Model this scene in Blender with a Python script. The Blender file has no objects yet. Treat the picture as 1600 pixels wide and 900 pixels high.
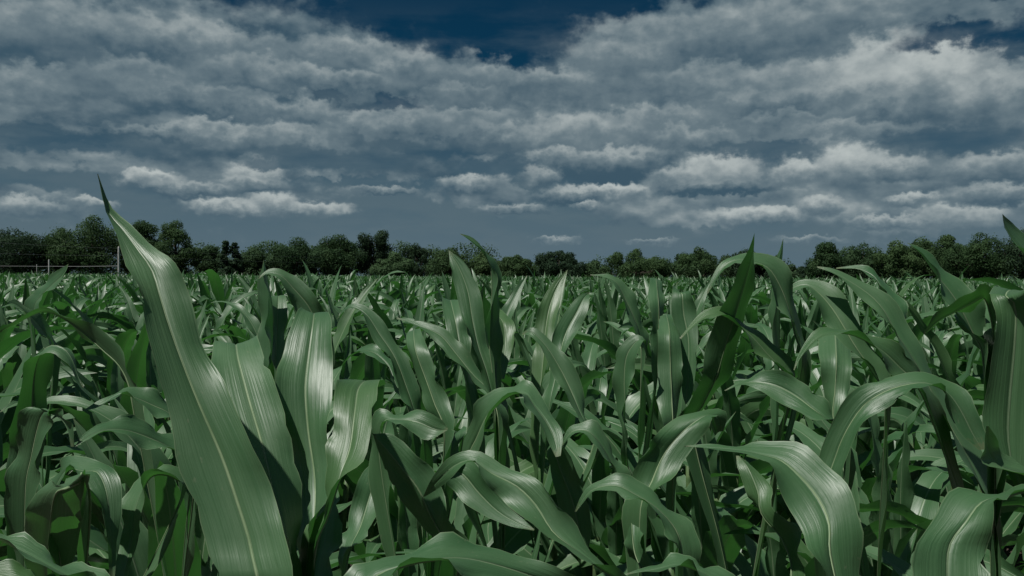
import bpy, math, random
import numpy as np
from mathutils import Matrix, Vector

# ------------------------------------------------------------------ camera
SC = bpy.context.scene
COL = SC.collection
F = 1256.0                       # focal length in pixels of the 1600 px wide photograph
CAM_H = 1.72
cam_data = bpy.data.cameras.new('camera')
cam_data.sensor_width = 36.0
cam_data.lens = 36.0 * F / 1600.0
cam_data.clip_start = 0.02
cam_data.clip_end = 5000.0
cam = bpy.data.objects.new('camera', cam_data)
COL.objects.link(cam)
CAM_M = (Matrix.Translation((0, 0, CAM_H)) @ Matrix.Rotation(math.radians(90 - 0.82), 4, 'X')
         @ Matrix.Rotation(math.radians(0.33), 4, 'Z'))
cam.matrix_world = CAM_M
SC.camera = cam


def at(px, py, d):
    """a point that stands d metres in front of the camera where the photograph shows (px, py)"""
    return CAM_M @ Vector(((px - 800.0) / F * d, -(py - 450.0) / F * d, -d))


# ------------------------------------------------------------------ light
SUN_EL, SUN_AZ = 63.0, 236.0     # azimuth clockwise from +Y (the way the camera looks)
sun_data = bpy.data.lights.new('sun', 'SUN')
sun_data.energy = 4.9
sun_data.angle = math.radians(0.6)
sun_data.color = (1.0, 0.975, 0.92)
sun = bpy.data.objects.new('sun', sun_data)
COL.objects.link(sun)
sd = Vector((math.sin(math.radians(SUN_AZ)) * math.cos(math.radians(SUN_EL)),
             math.cos(math.radians(SUN_AZ)) * math.cos(math.radians(SUN_EL)),
             math.sin(math.radians(SUN_EL))))
sun.rotation_euler = sd.to_track_quat('Z', 'Y').to_euler()
sun.location = (0, -5, 30)

SC.view_settings.view_transform = 'Standard'
SC.view_settings.look = 'None'
SC.view_settings.gamma = 1.0
SC.view_settings.use_curve_mapping = False
SC.view_settings.exposure = 0.0
SC.cycles.use_denoising = True
SC.cycles.max_bounces = 6
SC.cycles.diffuse_bounces = 3
SC.cycles.glossy_bounces = 2
SC.cycles.transmission_bounces = 4
SC.cycles.transparent_max_bounces = 4


# ------------------------------------------------------------------ node helper
class X:
    """a scalar socket with arithmetic"""
    def __init__(self, nt, s):
        self.nt, self.s = nt, s

    def _m(self, op, b=None, c=None, clamp=False, swap=False):
        n = self.nt.nodes.new('ShaderNodeMath')
        n.operation = op
        n.use_clamp = clamp
        args = [self, b, c]
        if swap:
            args = [b, self, c]
        for i, a in enumerate(args):
            if a is None:
                continue
            if isinstance(a, X):
                self.nt.links.new(a.s, n.inputs[i])
            else:
                n.inputs[i].default_value = a
        return X(self.nt, n.outputs[0])

    def __add__(self, o): return self._m('ADD', o)
    __radd__ = __add__
    def __mul__(self, o): return self._m('MULTIPLY', o)
    __rmul__ = __mul__
    def __sub__(self, o): return self._m('SUBTRACT', o)
    def __rsub__(self, o): return self._m('SUBTRACT', o, swap=True)
    def __truediv__(self, o): return self._m('DIVIDE', o)
    def __pow__(self, o): return self._m('POWER', o)
    def abs(self): return self._m('ABSOLUTE')
    def max(self, o): return self._m('MAXIMUM', o)
    def min(self, o): return self._m('MINIMUM', o)
    def clamp(self): return self._m('ADD', 0.0, clamp=True)

    def step(self, a, b):
        n = self.nt.nodes.new('ShaderNodeMapRange')
        n.interpolation_type = 'SMOOTHSTEP'
        self.nt.links.new(self.s, n.inputs['Value'])
        n.inputs['From Min'].default_value = a
        n.inputs['From Max'].default_value = b
        return X(self.nt, n.outputs['Result'])


def vec(nt, x, y, z=0.0):
    n = nt.nodes.new('ShaderNodeCombineXYZ')
    for i, a in enumerate((x, y, z)):
        if isinstance(a, X):
            nt.links.new(a.s, n.inputs[i])
        else:
            n.inputs[i].default_value = a
    return n.outputs[0]


def noise(nt, v, scale, detail=4.0, rough=0.5, lac=2.0, color=False, dist=0.0, flat=False):
    n = nt.nodes.new('ShaderNodeTexNoise')
    if flat:
        n.noise_dimensions = '2D'
    n.inputs['Scale'].default_value = scale
    n.inputs['Detail'].default_value = detail
    n.inputs['Roughness'].default_value = rough
    n.inputs['Lacunarity'].default_value = lac
    n.inputs['Distortion'].default_value = dist
    if v is not None:
        nt.links.new(v, n.inputs['Vector'])
    return n.outputs['Color'] if color else X(nt, n.outputs['Fac'])


def mixc(nt, f, a, b, mode='MIX'):
    n = nt.nodes.new('ShaderNodeMix')
    n.data_type = 'RGBA'
    n.blend_type = mode
    if isinstance(f, X):
        nt.links.new(f.s, n.inputs[0])
    else:
        n.inputs[0].default_value = f
    for k, v in ((6, a), (7, b)):
        if isinstance(v, (tuple, list)):
            n.inputs[k].default_value = (*v, 1.0) if len(v) == 3 else v
        else:
            nt.links.new(v, n.inputs[k])
    return n.outputs[2]


def vmath(nt, op, a, b=None, c=None, scale=None):
    n = nt.nodes.new('ShaderNodeVectorMath')
    n.operation = op
    for i, v in enumerate((a, b, c)):
        if v is None:
            continue
        if isinstance(v, (tuple, list)):
            n.inputs[i].default_value = v
        else:
            nt.links.new(v, n.inputs[i])
    if scale is not None:
        nt.links.new(scale.s, n.inputs['Scale'])
    return n


# ------------------------------------------------------------------ sky with clouds
def build_world():
    w = bpy.data.worlds.new('World')
    SC.world = w
    w.use_nodes = True
    nt = w.node_tree
    nt.nodes.clear()
    out = nt.nodes.new('ShaderNodeOutputWorld')
    bg = nt.nodes.new('ShaderNodeBackground')
    nt.links.new(bg.outputs[0], out.inputs[0])
    sky = nt.nodes.new('ShaderNodeTexSky')
    sky.sky_type = 'NISHITA'
    sky.sun_disc = False
    sky.sun_elevation = math.radians(SUN_EL)
    sky.sun_rotation = math.radians(SUN_AZ)
    sky.altitude = 200.0
    sky.air_density = 1.0
    sky.dust_density = 0.6
    sky.ozone_density = 3.0
    tc = nt.nodes.new('ShaderNodeTexCoord')
    sep = nt.nodes.new('ShaderNodeSeparateXYZ')
    nt.links.new(tc.outputs['Generated'], sep.inputs[0])
    x, y, z = (X(nt, sep.outputs[i]) for i in range(3))
    K = F / 100.0
    az = x._m('ARCTAN2', y)
    el = z.max(-0.02)._m('ARCSINE')
    U, V = az * K, el * K
    P = vec(nt, U, V, 0.0)
    low = V.step(2.35, 1.35)
    # slow and quick warping of the cloud outlines
    w1 = noise(nt, vec(nt, U + 22.6, V * 1.7 + 11.5), 0.75, 3, 0.5, flat=True, color=True)
    w2 = noise(nt, vec(nt, U + 56.2, V * 1.3 + 28.5), 2.3, 5, 0.55, flat=True, color=True)
    w3 = noise(nt, vec(nt, U + 19.7, V * 1.3 + 10.0), 6.5, 4, 0.55, flat=True, color=True)
    d1 = vmath(nt, 'MULTIPLY_ADD', w1, (1.1, 0.42, 0), (-0.55, -0.21, 0)).outputs[0]
    d2 = vmath(nt, 'MULTIPLY_ADD', w2, (0.80, 0.62, 0), (-0.40, -0.31, 0)).outputs[0]
    d3 = vmath(nt, 'MULTIPLY_ADD', w3, (0.22, 0.17, 0), (-0.11, -0.085, 0)).outputs[0]
    Pm = vmath(nt, 'ADD', P, d3).outputs[0]
    Qs = vmath(nt, 'ADD', Pm, vmath(nt, 'SCALE', d2, scale=0.30 + (1.0 - low) * 0.5).outputs[0]).outputs[0]
    Q = vmath(nt, 'ADD', vmath(nt, 'ADD', Pm, d1).outputs[0], d2).outputs[0]

    def ang(cx, cy, rx, ry):
        a = math.atan((cx - 800) / F)
        e = math.atan((432 - cy) / F * math.cos(a))
        return a * K, e * K, rx / 100.0, ry / 100.0

    def blob(q0, cx, cy, rx, ry):
        ca, ce, ra, re = ang(cx, cy, rx, ry)
        q = vmath(nt, 'MULTIPLY_ADD', q0, (1 / ra, 1 / re, 0), (-ca / ra, -ce / re, 0)).outputs[0]
        return q, X(nt, vmath(nt, 'LENGTH', q).outputs['Value'])
    # big soft masses: direction in the sky, angular size (listed in photograph pixels)
    masses = [(230, 80, 480, 125), (560, 112, 190, 75), (80, 150, 260, 70), (400, 175, 300, 55), (30, 30, 300, 90),
              (1060, 110, 290, 105), (1340, 150, 270, 120), (1160, 30, 280, 80), (900, 170, 220, 62), (1400, 15, 150, 36),
              (1640, 120, 70, 80), (1570, 5, 80, 34), (690, 192, 160, 40), (760, 135, 130, 50), (950, 225, 230, 55), (400, 225, 200, 36),
              (1210, 205, 230, 44), (1560, 275, 150, 50), (1300, 285, 260, 46), (1000, 285, 180, 34), (350, 300, 220, 40),
              (60, 325, 120, 26), (150, 250, 260, 24), (620, 262, 240, 26), (760, 300, 150, 24), (500, 250, 200, 30), (1720, 200, 150, 80), (-140, 180, 160, 90), (1450, 335, 200, 36), (1080, 330, 230, 26)]
    sw = None
    for m in masses:
        _, ln = blob(Q, *m)
        wi = ln._m('SUBTRACT', 1.0, clamp=True, swap=True)
        sw = wi if sw is None else sw + wi
    # the rest of the sky is covered the same way by chance
    away = (U._m('ABSOLUTE')).step(7.5, 10.0).max(V.step(4.6, 6.0))
    base = noise(nt, vec(nt, U + 7.3, V * 1.6 + 3.7), 0.42, 3, 0.5, flat=True)
    fld = sw.min(1.0) * 1.3 + (base.step(0.40, 0.66)) * away * 0.9
    # relief: billows lit from above; broad and streaky high up
    fb = noise(nt, vec(nt, U * 0.85 + 0.0, V * 1.65 + 0.0), 1.0, 7, 0.50, flat=True)
    fb2 = noise(nt, vec(nt, U * 0.85 + 0.05 + 0.0, V * 1.65 + 0.20 + 0.0), 1.0, 4, 0.48, flat=True)
    fs = noise(nt, vec(nt, U + 36.5, V * 1.5 + 18.5), 3.0, 5, 0.52, flat=True)
    patch = noise(nt, vec(nt, U * 0.8 + 65.7, V * 1.5 + 33.3), 0.7, 3, 0.5, flat=True)
    dens = (fld + (fb - 0.5) * 1.1 + (fs - 0.5) * 0.35 - 0.12).step(0.0, 0.62)
    B = 0.30 + (fb - fb2) * 1.0 + (fb - 0.5) * 0.5 + (patch - 0.5) * 0.5 + U.step(-4.0, 6.0) * 0.06
    # single billows, each with a bright crown and a grey flat foot
    puffs = [(60, 60, 150, 40, .02), (200, 55, 160, 36, .05), (340, 75, 170, 30, .05), (90, 140, 100, 26, .08), (230, 130, 130, 28, .0),
             (560, 88, 120, 28, .08), (420, 120, 150, 26, .05), (640, 108, 72, 26, .10), (530, 130, 110, 22, .03), (310, 158, 150, 22, -.05),
             (460, 180, 150, 22, .02), (340, 207, 62, 18, .16), (250, 214, 80, 14, .0), (430, 218, 110, 24, .10), (560, 205, 60, 22, .10),
             (1010, 60, 120, 38, .02), (1180, 55, 160, 46, .0), (960, 95, 110, 38, .06), (860, 135, 110, 30, .08), (1090, 130, 130, 32, .04),
             (1250, 135, 130, 46, .06), (1400, 98, 120, 46, .34), (1480, 120, 110, 50, .28), (1340, 150, 100, 36, .10), (1540, 160, 70, 44, .12),
             (1370, 172, 70, 22, -.05), (1160, 165, 150, 22, -.05), (1010, 192, 170, 26, .06), (1230, 192, 110, 20, -.03), (690, 186, 125, 34, .12),
             (605, 190, 60, 26, .12), (770, 215, 90, 24, .0), (900, 214, 140, 36, .12), (1090, 215, 90, 22, .06), (1320, 205, 120, 20, .05),
             (960, 248, 90, 20, .06), (930, 268, 120, 20, -.30), (860, 250, 50, 20, .05), (70, 209, 150, 13, -.32), (1290, 228, 60, 18, .0),
             (760, 128, 110, 26, -.02), (720, 150, 80, 20, .02), (402, 276, 50, 26, .26), (380, 292, 70, 14, .0), (232, 283, 48, 15, .25), (300, 300, 80, 13, .02), (430, 325, 60, 20, .16),
             (500, 330, 58, 15, .24), (350, 328, 70, 15, .16), (150, 321, 34, 10, .22), (40, 327, 60, 15, .12), (725, 288, 52, 15, .16),
             (845, 278, 40, 18, .05), (940, 300, 95, 15, .22), (880, 308, 60, 12, -.12), (1060, 280, 60, 20, .10), (1125, 268, 78, 34, .27), (1120, 293, 110, 12, -.16),
             (1237, 267, 42, 22, .24), (1322, 256, 52, 34, .24), (1400, 262, 60, 20, .06), (1180, 334, 95, 14, .24), (1430, 309, 56, 11, .18),
             (1500, 334, 72, 24, .20), (1560, 258, 90, 24, .06), (1280, 318, 36, 16, .16), (800, 327, 70, 11, .06), (870, 374, 46, 7, .10),
             (1380, 345, 70, 11, .10), (915, 322, 30, 10, .15), (600, 300, 70, 9, .0), (1020, 376, 50, 6, .06), (1560, 300, 90, 16, .0), (1260, 372, 60, 7, .08)]
    S = vec(nt, 0.0, B, 0.0)
    Qc = Qs
    for k, (cx, cy, rx, ry, b0) in enumerate(puffs):
        if k % 8 == 7:      # chained in batches, so that the shader stack stays small
            Qc = vmath(nt, 'MULTIPLY_ADD', S, (1e-7, 1e-7, 0), Qs).outputs[0]
        q, ln = blob(Qc, cx, cy, rx * 1.12, ry * 1.2)
        al = ln.step(1.0, 0.50)
        al.s.node.inputs['To Max'].default_value = 0.76 if cy < 240 else 0.90
        kt = 0.46 if cy < 240 else 0.58
        bi = vmath(nt, 'MULTIPLY_ADD', q, (0, kt, 0), (0, 0.38 + b0 * 1.15, 1)).outputs[0]
        mx = nt.nodes.new('ShaderNodeMix')
        mx.data_type = 'VECTOR'
        nt.links.new(al.s, mx.inputs[0])
        nt.links.new(S, mx.inputs[4])
        nt.links.new(bi, mx.inputs[5])
        S = mx.outputs[1]
    sp = nt.nodes.new('ShaderNodeSeparateXYZ')
    nt.links.new(S, sp.inputs[0])
    B = X(nt, sp.outputs[1])
    dens = dens.max(X(nt, sp.outputs[2]))
    # blue openings between the clouds
    hole = None
    for hx, hy, hrx, hry in [(90, 226, 190, 20), (600, 166, 95, 17), (510, 152, 34, 10), (1180, 231, 125, 17), (1490, 214, 110, 27), (1490, 50, 100, 24),
                             (1580, 62, 48, 26), (530, 252, 170, 24), (770, 262, 90, 17), (700, 40, 150, 60), (830, 50, 110, 55), (640, 345, 190, 16), (420, 258, 60, 12)]:
        _, ln = blob(Qs, hx, hy, hrx, hry)
        hi = ln.step(1.0, 0.45)
        hole = hi if hole is None else hole.max(hi)
    dens = dens * (1.0 - hole * 0.88)
    bright = (B + (fs - 0.5) * 0.34).clamp()
    ccol = mixc(nt, bright.step(0.0, 0.55), (0.046, 0.092, 0.130), (0.150, 0.204, 0.232))
    ccol = mixc(nt, bright.step(0.40, 1.02), ccol, (0.49, 0.535, 0.525))
    # clear sky between the clouds
    sky_m = mixc(nt, 1.0, sky.outputs[0], (0.020, 0.125, 0.165), 'MULTIPLY')
    veil = V.step(3.2, 0.0) * 0.95
    clear = mixc(nt, veil, sky_m, (0.98, 1.50, 1.88))
    thin = noise(nt, vec(nt, U * 0.6 + 87.6, V * 2.6 + 44.4), 0.9, 6, 0.55, flat=True).step(0.36, 0.66) * V.step(4.4, 2.6) * 0.45
    clear = mixc(nt, thin, clear, (1.06, 1.56, 1.84))
    ccol = mixc(nt, V.step(1.3, 0.2) * 0.5, ccol, (0.128, 0.186, 0.220))
    cs = vmath(nt, 'SCALE', ccol)
    cs.inputs['Scale'].default_value = 10.0
    col = mixc(nt, dens * 0.97, clear, cs.outputs[0])
    nt.links.new(col, bg.inputs['Color'])
    bg.inputs['Strength'].default_value = 0.1
    w.cycles.sampling_method = 'MANUAL'
    w.cycles.sample_map_resolution = 512


build_world()


# ------------------------------------------------------------------ materials
def new_mat(name):
    m = bpy.data.materials.new(name)
    m.use_nodes = True
    nt = m.node_tree
    nt.nodes.clear()
    out = nt.nodes.new('ShaderNodeOutputMaterial')
    bs = nt.nodes.new('ShaderNodeBsdfPrincipled')
    nt.links.new(bs.outputs[0], out.inputs[0])
    return m, nt, bs, out


def leaf_material():
    m, nt, bs, out = new_mat('corn_leaf')
    uvn = nt.nodes.new('ShaderNodeUVMap')
    sp = nt.nodes.new('ShaderNodeSeparateXYZ')
    nt.links.new(uvn.outputs[0], sp.inputs[0])
    u, v = X(nt, sp.outputs[0]), X(nt, sp.outputs[1])
    oi = nt.nodes.new('ShaderNodeObjectInfo')
    rnd = X(nt, oi.outputs['Random'])
    m2 = (u - 0.5).abs() * 2.0
    rib = 1.0 - m2.step(0.022, 0.062)
    edge = m2.step(0.955, 0.99)
    veins = noise(nt, vec(nt, u * 34.0, v * 1.3, rnd * 40.0), 1.0, 3, 0.55)
    pleat = noise(nt, vec(nt, u * 7.0, v * 2.6, rnd * 60.0 + 2.0), 1.0, 2, 0.5)
    blot = noise(nt, vec(nt, u * 2.0, v * 5.0, rnd * 90.0 + 5.0), 1.0, 4, 0.55)
    tone = (veins - 0.5) * 0.24 + (blot - 0.5) * 0.9 + 0.5 + (rnd - 0.5) * 0.4
    base = mixc(nt, tone.clamp(), (0.029, 0.094, 0.033), (0.082, 0.162, 0.074))
    base = mixc(nt, rnd.step(0.10, 0.0) * 0.22, base, (0.115, 0.185, 0.045))
    base = mixc(nt, rib * (0.70 - v * 0.40), base, (0.30, 0.38, 0.24))
    base = mixc(nt, edge * 0.45, base, (0.20, 0.28, 0.15))
    spots = noise(nt, vec(nt, u * 9.0, v * 46.0, rnd * 30.0 + 11.0), 1.0, 3, 0.6)
    base = mixc(nt, spots.step(0.66, 0.74) * 0.35, base, (0.17, 0.20, 0.12))
    tipdry = (v + (spots - 0.5) * 0.10).step(0.962, 0.995)
    base = mixc(nt, tipdry * 0.5, base, (0.15, 0.16, 0.08))
    nt.links.new(base, bs.inputs['Base Color'])
    rg = 0.45 + (veins - 0.5) * 0.20 + (blot - 0.5) * 0.24
    nt.links.new(rg.s, bs.inputs['Roughness'])
    bs.inputs['Specular IOR Level'].default_value = 0.62
    tr = nt.nodes.new('ShaderNodeBsdfTranslucent')
    tcol = mixc(nt, tone.clamp(), (0.034, 0.165, 0.026), (0.080, 0.28, 0.042))
    tcol = mixc(nt, rib * 0.7, tcol, (0.05, 0.12, 0.03))
    nt.links.new(tcol, tr.inputs['Color'])
    bp = nt.nodes.new('ShaderNodeBump')
    bp.inputs['Strength'].default_value = 0.5
    bp.inputs['Distance'].default_value = 0.0016
    h = (veins * 0.60 + pleat * 1.0 + blot * 1.6 + rib * 0.6)
    nt.links.new(h.s, bp.inputs['Height'])
    nt.links.new(bp.outputs[0], bs.inputs['Normal'])
    mx = nt.nodes.new('ShaderNodeMixShader')
    mx.inputs[0].default_value = 0.24
    nt.links.new(bs.outputs[0], mx.inputs[1])
    nt.links.new(tr.outputs[0], mx.inputs[2])
    nt.links.new(mx.outputs[0], out.inputs[0])
    return m


def simple_mat(name, c0, c1, scale, rough=0.8, bump=0.0, dist=0.02, detail=6, spec=0.3):
    m, nt, bs, out = new_mat(name)
    tc = nt.nodes.new('ShaderNodeTexCoord')
    n = noise(nt, tc.outputs['Object'], scale, detail, 0.6)
    nt.links.new(mixc(nt, n.step(0.3, 0.7), c0, c1), bs.inputs['Base Color'])
    bs.inputs['Roughness'].default_value = rough
    bs.inputs['Specular IOR Level'].default_value = spec
    if bump:
        bp = nt.nodes.new('ShaderNodeBump')
        bp.inputs['Strength'].default_value = bump
        bp.inputs['Distance'].default_value = dist
        nt.links.new(n.s, bp.inputs['Height'])
        nt.links.new(bp.outputs[0], bs.inputs['Normal'])
    return m


def foliage_mat(name, c0, c1):
    m, nt, bs, out = new_mat(name)
    ge = nt.nodes.new('ShaderNodeNewGeometry')
    oi = nt.nodes.new('ShaderNodeObjectInfo')
    n = noise(nt, ge.outputs['Position'], 0.55, 3, 0.6)
    n2 = noise(nt, ge.outputs['Position'], 3.5, 2, 0.6)
    r = X(nt, oi.outputs['Random'])
    t = ((n - 0.5) * 1.3 + (n2 - 0.5) * 0.4 + (r - 0.5) * 0.5 + 0.5).clamp()
    c = mixc(nt, t, c0, c1)
    nt.links.new(c, bs.inputs['Base Color'])
    bs.inputs['Roughness'].default_value = 0.7
    bs.inputs['Specular IOR Level'].default_value = 0.12
    tr = nt.nodes.new('ShaderNodeBsdfTranslucent')
    nt.links.new(c, tr.inputs['Color'])
    mx = nt.nodes.new('ShaderNodeMixShader')
    mx.inputs[0].default_value = 0.45
    nt.links.new(bs.outputs[0], mx.inputs[1])
    nt.links.new(tr.outputs[0], mx.inputs[2])
    nt.links.new(mx.outputs[0], out.inputs[0])
    return m


M_LEAF = leaf_material()
M_STALK = simple_mat('corn_stalk', (0.05, 0.10, 0.035), (0.10, 0.15, 0.06), 30.0, 0.5)
M_RIB = simple_mat('leaf_midrib', (0.12, 0.19, 0.09), (0.20, 0.27, 0.15), 25.0, 0.5)
M_SOIL = simple_mat('soil', (0.030, 0.022, 0.018), (0.075, 0.056, 0.044), 3.0, 0.95, 0.9, 0.05, 10)
M_STRAW = simple_mat('straw', (0.25, 0.22, 0.17), (0.45, 0.42, 0.36), 20.0, 0.8)
M_BARK = simple_mat('bark', (0.035, 0.028, 0.022), (0.09, 0.075, 0.06), 4.0, 0.9, 0.6, 0.05)
M_FOL = [foliage_mat('foliage_oak', (0.024, 0.058, 0.024), (0.084, 0.144, 0.056)),
         foliage_mat('foliage_olive', (0.028, 0.064, 0.028), (0.084, 0.146, 0.064)),
         foliage_mat('foliage_dark', (0.014, 0.036, 0.020), (0.046, 0.084, 0.042))]
M_POST = simple_mat('white_post', (0.34, 0.34, 0.32), (0.55, 0.54, 0.52), 6.0, 0.6, 0.2, 0.01)
M_WIRE = simple_mat('wire', (0.16, 0.17, 0.17), (0.26, 0.27, 0.27), 3.0, 0.45)
M_TAPE = simple_mat('white_rail', (0.26, 0.27, 0.27), (0.40, 0.40, 0.39), 3.0, 0.55)


# ------------------------------------------------------------------ mesh helpers
def mesh_from(name, verts, faces, mat, uvs=None, smooth=True):
    me = bpy.data.meshes.new(name)
    verts = np.asarray(verts, dtype=np.float32)
    faces = np.asarray(faces, dtype=np.int32)
    k = faces.shape[1]
    me.vertices.add(len(verts))
    me.vertices.foreach_set('co', verts.ravel())
    me.loops.add(faces.size)
    me.loops.foreach_set('vertex_index', faces.ravel())
    me.polygons.add(len(faces))
    me.polygons.foreach_set('loop_start', np.arange(0, faces.size, k, dtype=np.int32))
    me.polygons.foreach_set('loop_total', np.full(len(faces), k, dtype=np.int32))
    if smooth:
        me.polygons.foreach_set('use_smooth', np.ones(len(faces), dtype=bool))
    if uvs is not None:
        uv = me.uv_layers.new(name='UVMap')
        uv.data.foreach_set('uv', np.asarray(uvs, dtype=np.float32)[faces.ravel()].ravel())
    me.materials.append(mat)
    me.update(calc_edges=True)
    return me


def link(name, data, parent=None, loc=None):
    o = bpy.data.objects.new(name, data)
    COL.objects.link(o)
    if parent is not None:
        o.parent = parent
    if loc is not None:
        o.location = loc
    return o


def tag(o, label, cat=None, group=None, kind=None):
    o['label'] = label
    if cat:
        o['category'] = cat
    if group:
        o['group'] = group
    if kind:
        o['kind'] = kind
    return o


def tube(points, radii, n=8, cap=True):
    pts = np.asarray(points, float)
    V, Fc = [], []
    for i, p in enumerate(pts):
        t = pts[min(i + 1, len(pts) - 1)] - pts[max(i - 1, 0)]
        t /= np.linalg.norm(t) + 1e-9
        a = np.array([1.0, 0, 0]) if abs(t[0]) < 0.8 else np.array([0, 1.0, 0])
        e1 = np.cross(t, a); e1 /= np.linalg.norm(e1)
        e2 = np.cross(t, e1)
        for k in range(n):
            ang = 2 * math.pi * k / n
            V.append(p + radii[i] * (math.cos(ang) * e1 + math.sin(ang) * e2))
    for i in range(len(pts) - 1):
        for k in range(n):
            Fc.append((i * n + k, i * n + (k + 1) % n, (i + 1) * n + (k + 1) % n, (i + 1) * n + k))
    if cap:
        V.append(pts[-1] + 0.0); c = len(V) - 1
        b = (len(pts) - 1) * n
        for k in range(0, n, 2):
            Fc.append((b + k, b + (k + 1) % n, b + (k + 2) % n, c))
    return np.array(V), np.array(Fc)


def catmull(P, n):
    """smooth resample of control rows (m,k) to n rows, even in control chord length"""
    P = np.asarray(P, float)
    m = len(P)
    c = np.linalg.norm(np.diff(P[:, :3] + P[:, 3:6], axis=0), axis=1) if P.shape[1] >= 6 else np.linalg.norm(np.diff(P, axis=0), axis=1)
    s = np.concatenate([[0], np.cumsum(np.sqrt(c + 1e-6))])
    t = np.linspace(0, s[-1], n)
    tan = np.zeros_like(P)
    for i in range(m):
        a, b = max(i - 1, 0), min(i + 1, m - 1)
        tan[i] = (P[b] - P[a]) / (s[b] - s[a])
    out = np.zeros((n, P.shape[1]))
    for j, tt in enumerate(t):
        i = min(np.searchsorted(s, tt, side='right') - 1, m - 2)
        h = s[i + 1] - s[i]
        r = (tt - s[i]) / h
        out[j] = ((2 * r**3 - 3 * r**2 + 1) * P[i] + (r**3 - 2 * r**2 + r) * h * tan[i]
                  + (-2 * r**3 + 3 * r**2) * P[i + 1] + (r**3 - r**2) * h * tan[i + 1])
    return out


ACROSS = {11: np.array([0, .07, .2, .36, .465, .5, .535, .64, .8, .93, 1.0]),
          7: np.array([0, .16, .38, .5, .62, .84, 1.0]), 3: np.array([0, .5, 1.0])}


def blade(A, B, na, fold, ripple, rng, up=1.0, rib=0.0):
    """leaf blade between edge lines A and B (tip first); fold pushes the midrib to the lower side"""
    n = len(A)
    C = (A + B) / 2
    T = np.gradient(C, axis=0)
    T /= np.linalg.norm(T, axis=1)[:, None] + 1e-9
    W = B - A
    wl = np.linalg.norm(W, axis=1)
    N = np.cross(T, W)
    N /= np.linalg.norm(N, axis=1)[:, None] + 1e-9
    N *= up
    t = ACROSS[na]
    s = np.linspace(0, 1, n)
    V = np.zeros((n, na, 3))
    ph = rng.uniform(0, 6.28, 4)
    fr = rng.uniform(3.0, 5.0, 2)
    tent = 1 - np.abs(2 * t - 1)
    cup = tent ** 0.8
    rip_l = np.sin(ph[0] + fr[0] * 6.28 * s) * 0.7 + np.sin(ph[1] + fr[0] * 2.3 * 6.28 * s) * 0.3
    rip_r = np.sin(ph[2] + fr[1] * 6.28 * s) * 0.7 + np.sin(ph[3] + fr[1] * 2.1 * 6.28 * s) * 0.3
    env = np.sin(np.pi * np.clip(s, 0, 1)) ** 0.5
    for j in range(na):
        e = (2 * t[j] - 1)
        rip = (rip_l if e < 0 else rip_r) * env * ripple * abs(e) ** 2.2
        tj = np.full(n, t[j])
        if na >= 7 and j in (0, na - 1):      # nicks and frayed places along the margin
            nick = np.abs(rng.normal(0, 0.008, n)) + (rng.random(n) < 0.07) * rng.uniform(0.03, 0.10, n)
            nick[:4] = 0; nick[-6:] = 0
            tj = tj + (nick if j == 0 else -nick)
        off = -fold * cup[j] * wl + rip * np.minimum(1, wl / 0.04)
        if rib and abs(e) < 0.01:
            off = off - rib * np.minimum(1, wl / 0.05)
        V[:, j] = A + W * tj[:, None] + N * off[:, None]
    idx = np.arange(n * na).reshape(n, na)
    Fc = np.stack([idx[:-1, :-1], idx[:-1, 1:], idx[1:, 1:], idx[1:, :-1]], -1).reshape(-1, 4)
    uv = np.stack([np.broadcast_to(t, (n, na)), np.broadcast_to((1 - s)[:, None], (n, na))], -1).reshape(-1, 2)
    return V.reshape(-1, 3), Fc, uv


def wprofile(s):
    """width along the blade, s = 0 tip, 1 collar"""
    s = np.clip(s, 0, 1)
    return np.clip(np.power(s * 1.9, 0.72), 0, 1) * (1 - 0.42 * np.clip((s - 0.5) / 0.5, 0, 1) ** 1.6)


def auto_leaf(rng, phi, z0, L, Wm, th0, th1, twist=0.0, swerve=0.0, p=1.5, n=22):
    """edge lines (tip first) of one arching leaf that leaves the stalk at height z0 towards azimuth phi"""
    s = np.linspace(0, 1, n)
    th = th0 + (th1 - th0) * s ** p
    ph = phi + swerve * s ** 2
    d = np.stack([np.sin(th) * np.cos(ph), np.sin(th) * np.sin(ph), np.cos(th)], -1)
    C = np.zeros((n, 3))
    C[1:] = np.cumsum((d[1:] + d[:-1]) / 2 * (L / (n - 1)), axis=0)
    C[:, 2] += z0
    C[:, :2] += 0.010 * np.array([math.cos(phi), math.sin(phi)])
    side = np.stack([-np.sin(ph), np.cos(ph), np.zeros(n)], -1)
    nor = np.cross(side, d)
    tw = twist * s ** 1.3
    ac = side * np.cos(tw)[:, None] + nor * np.sin(tw)[:, None]
    w = Wm * wprofile(1 - s)[:, None] / 2
    A, B = C - ac * w, C + ac * w
    return A[::-1].copy(), B[::-1].copy()


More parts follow.
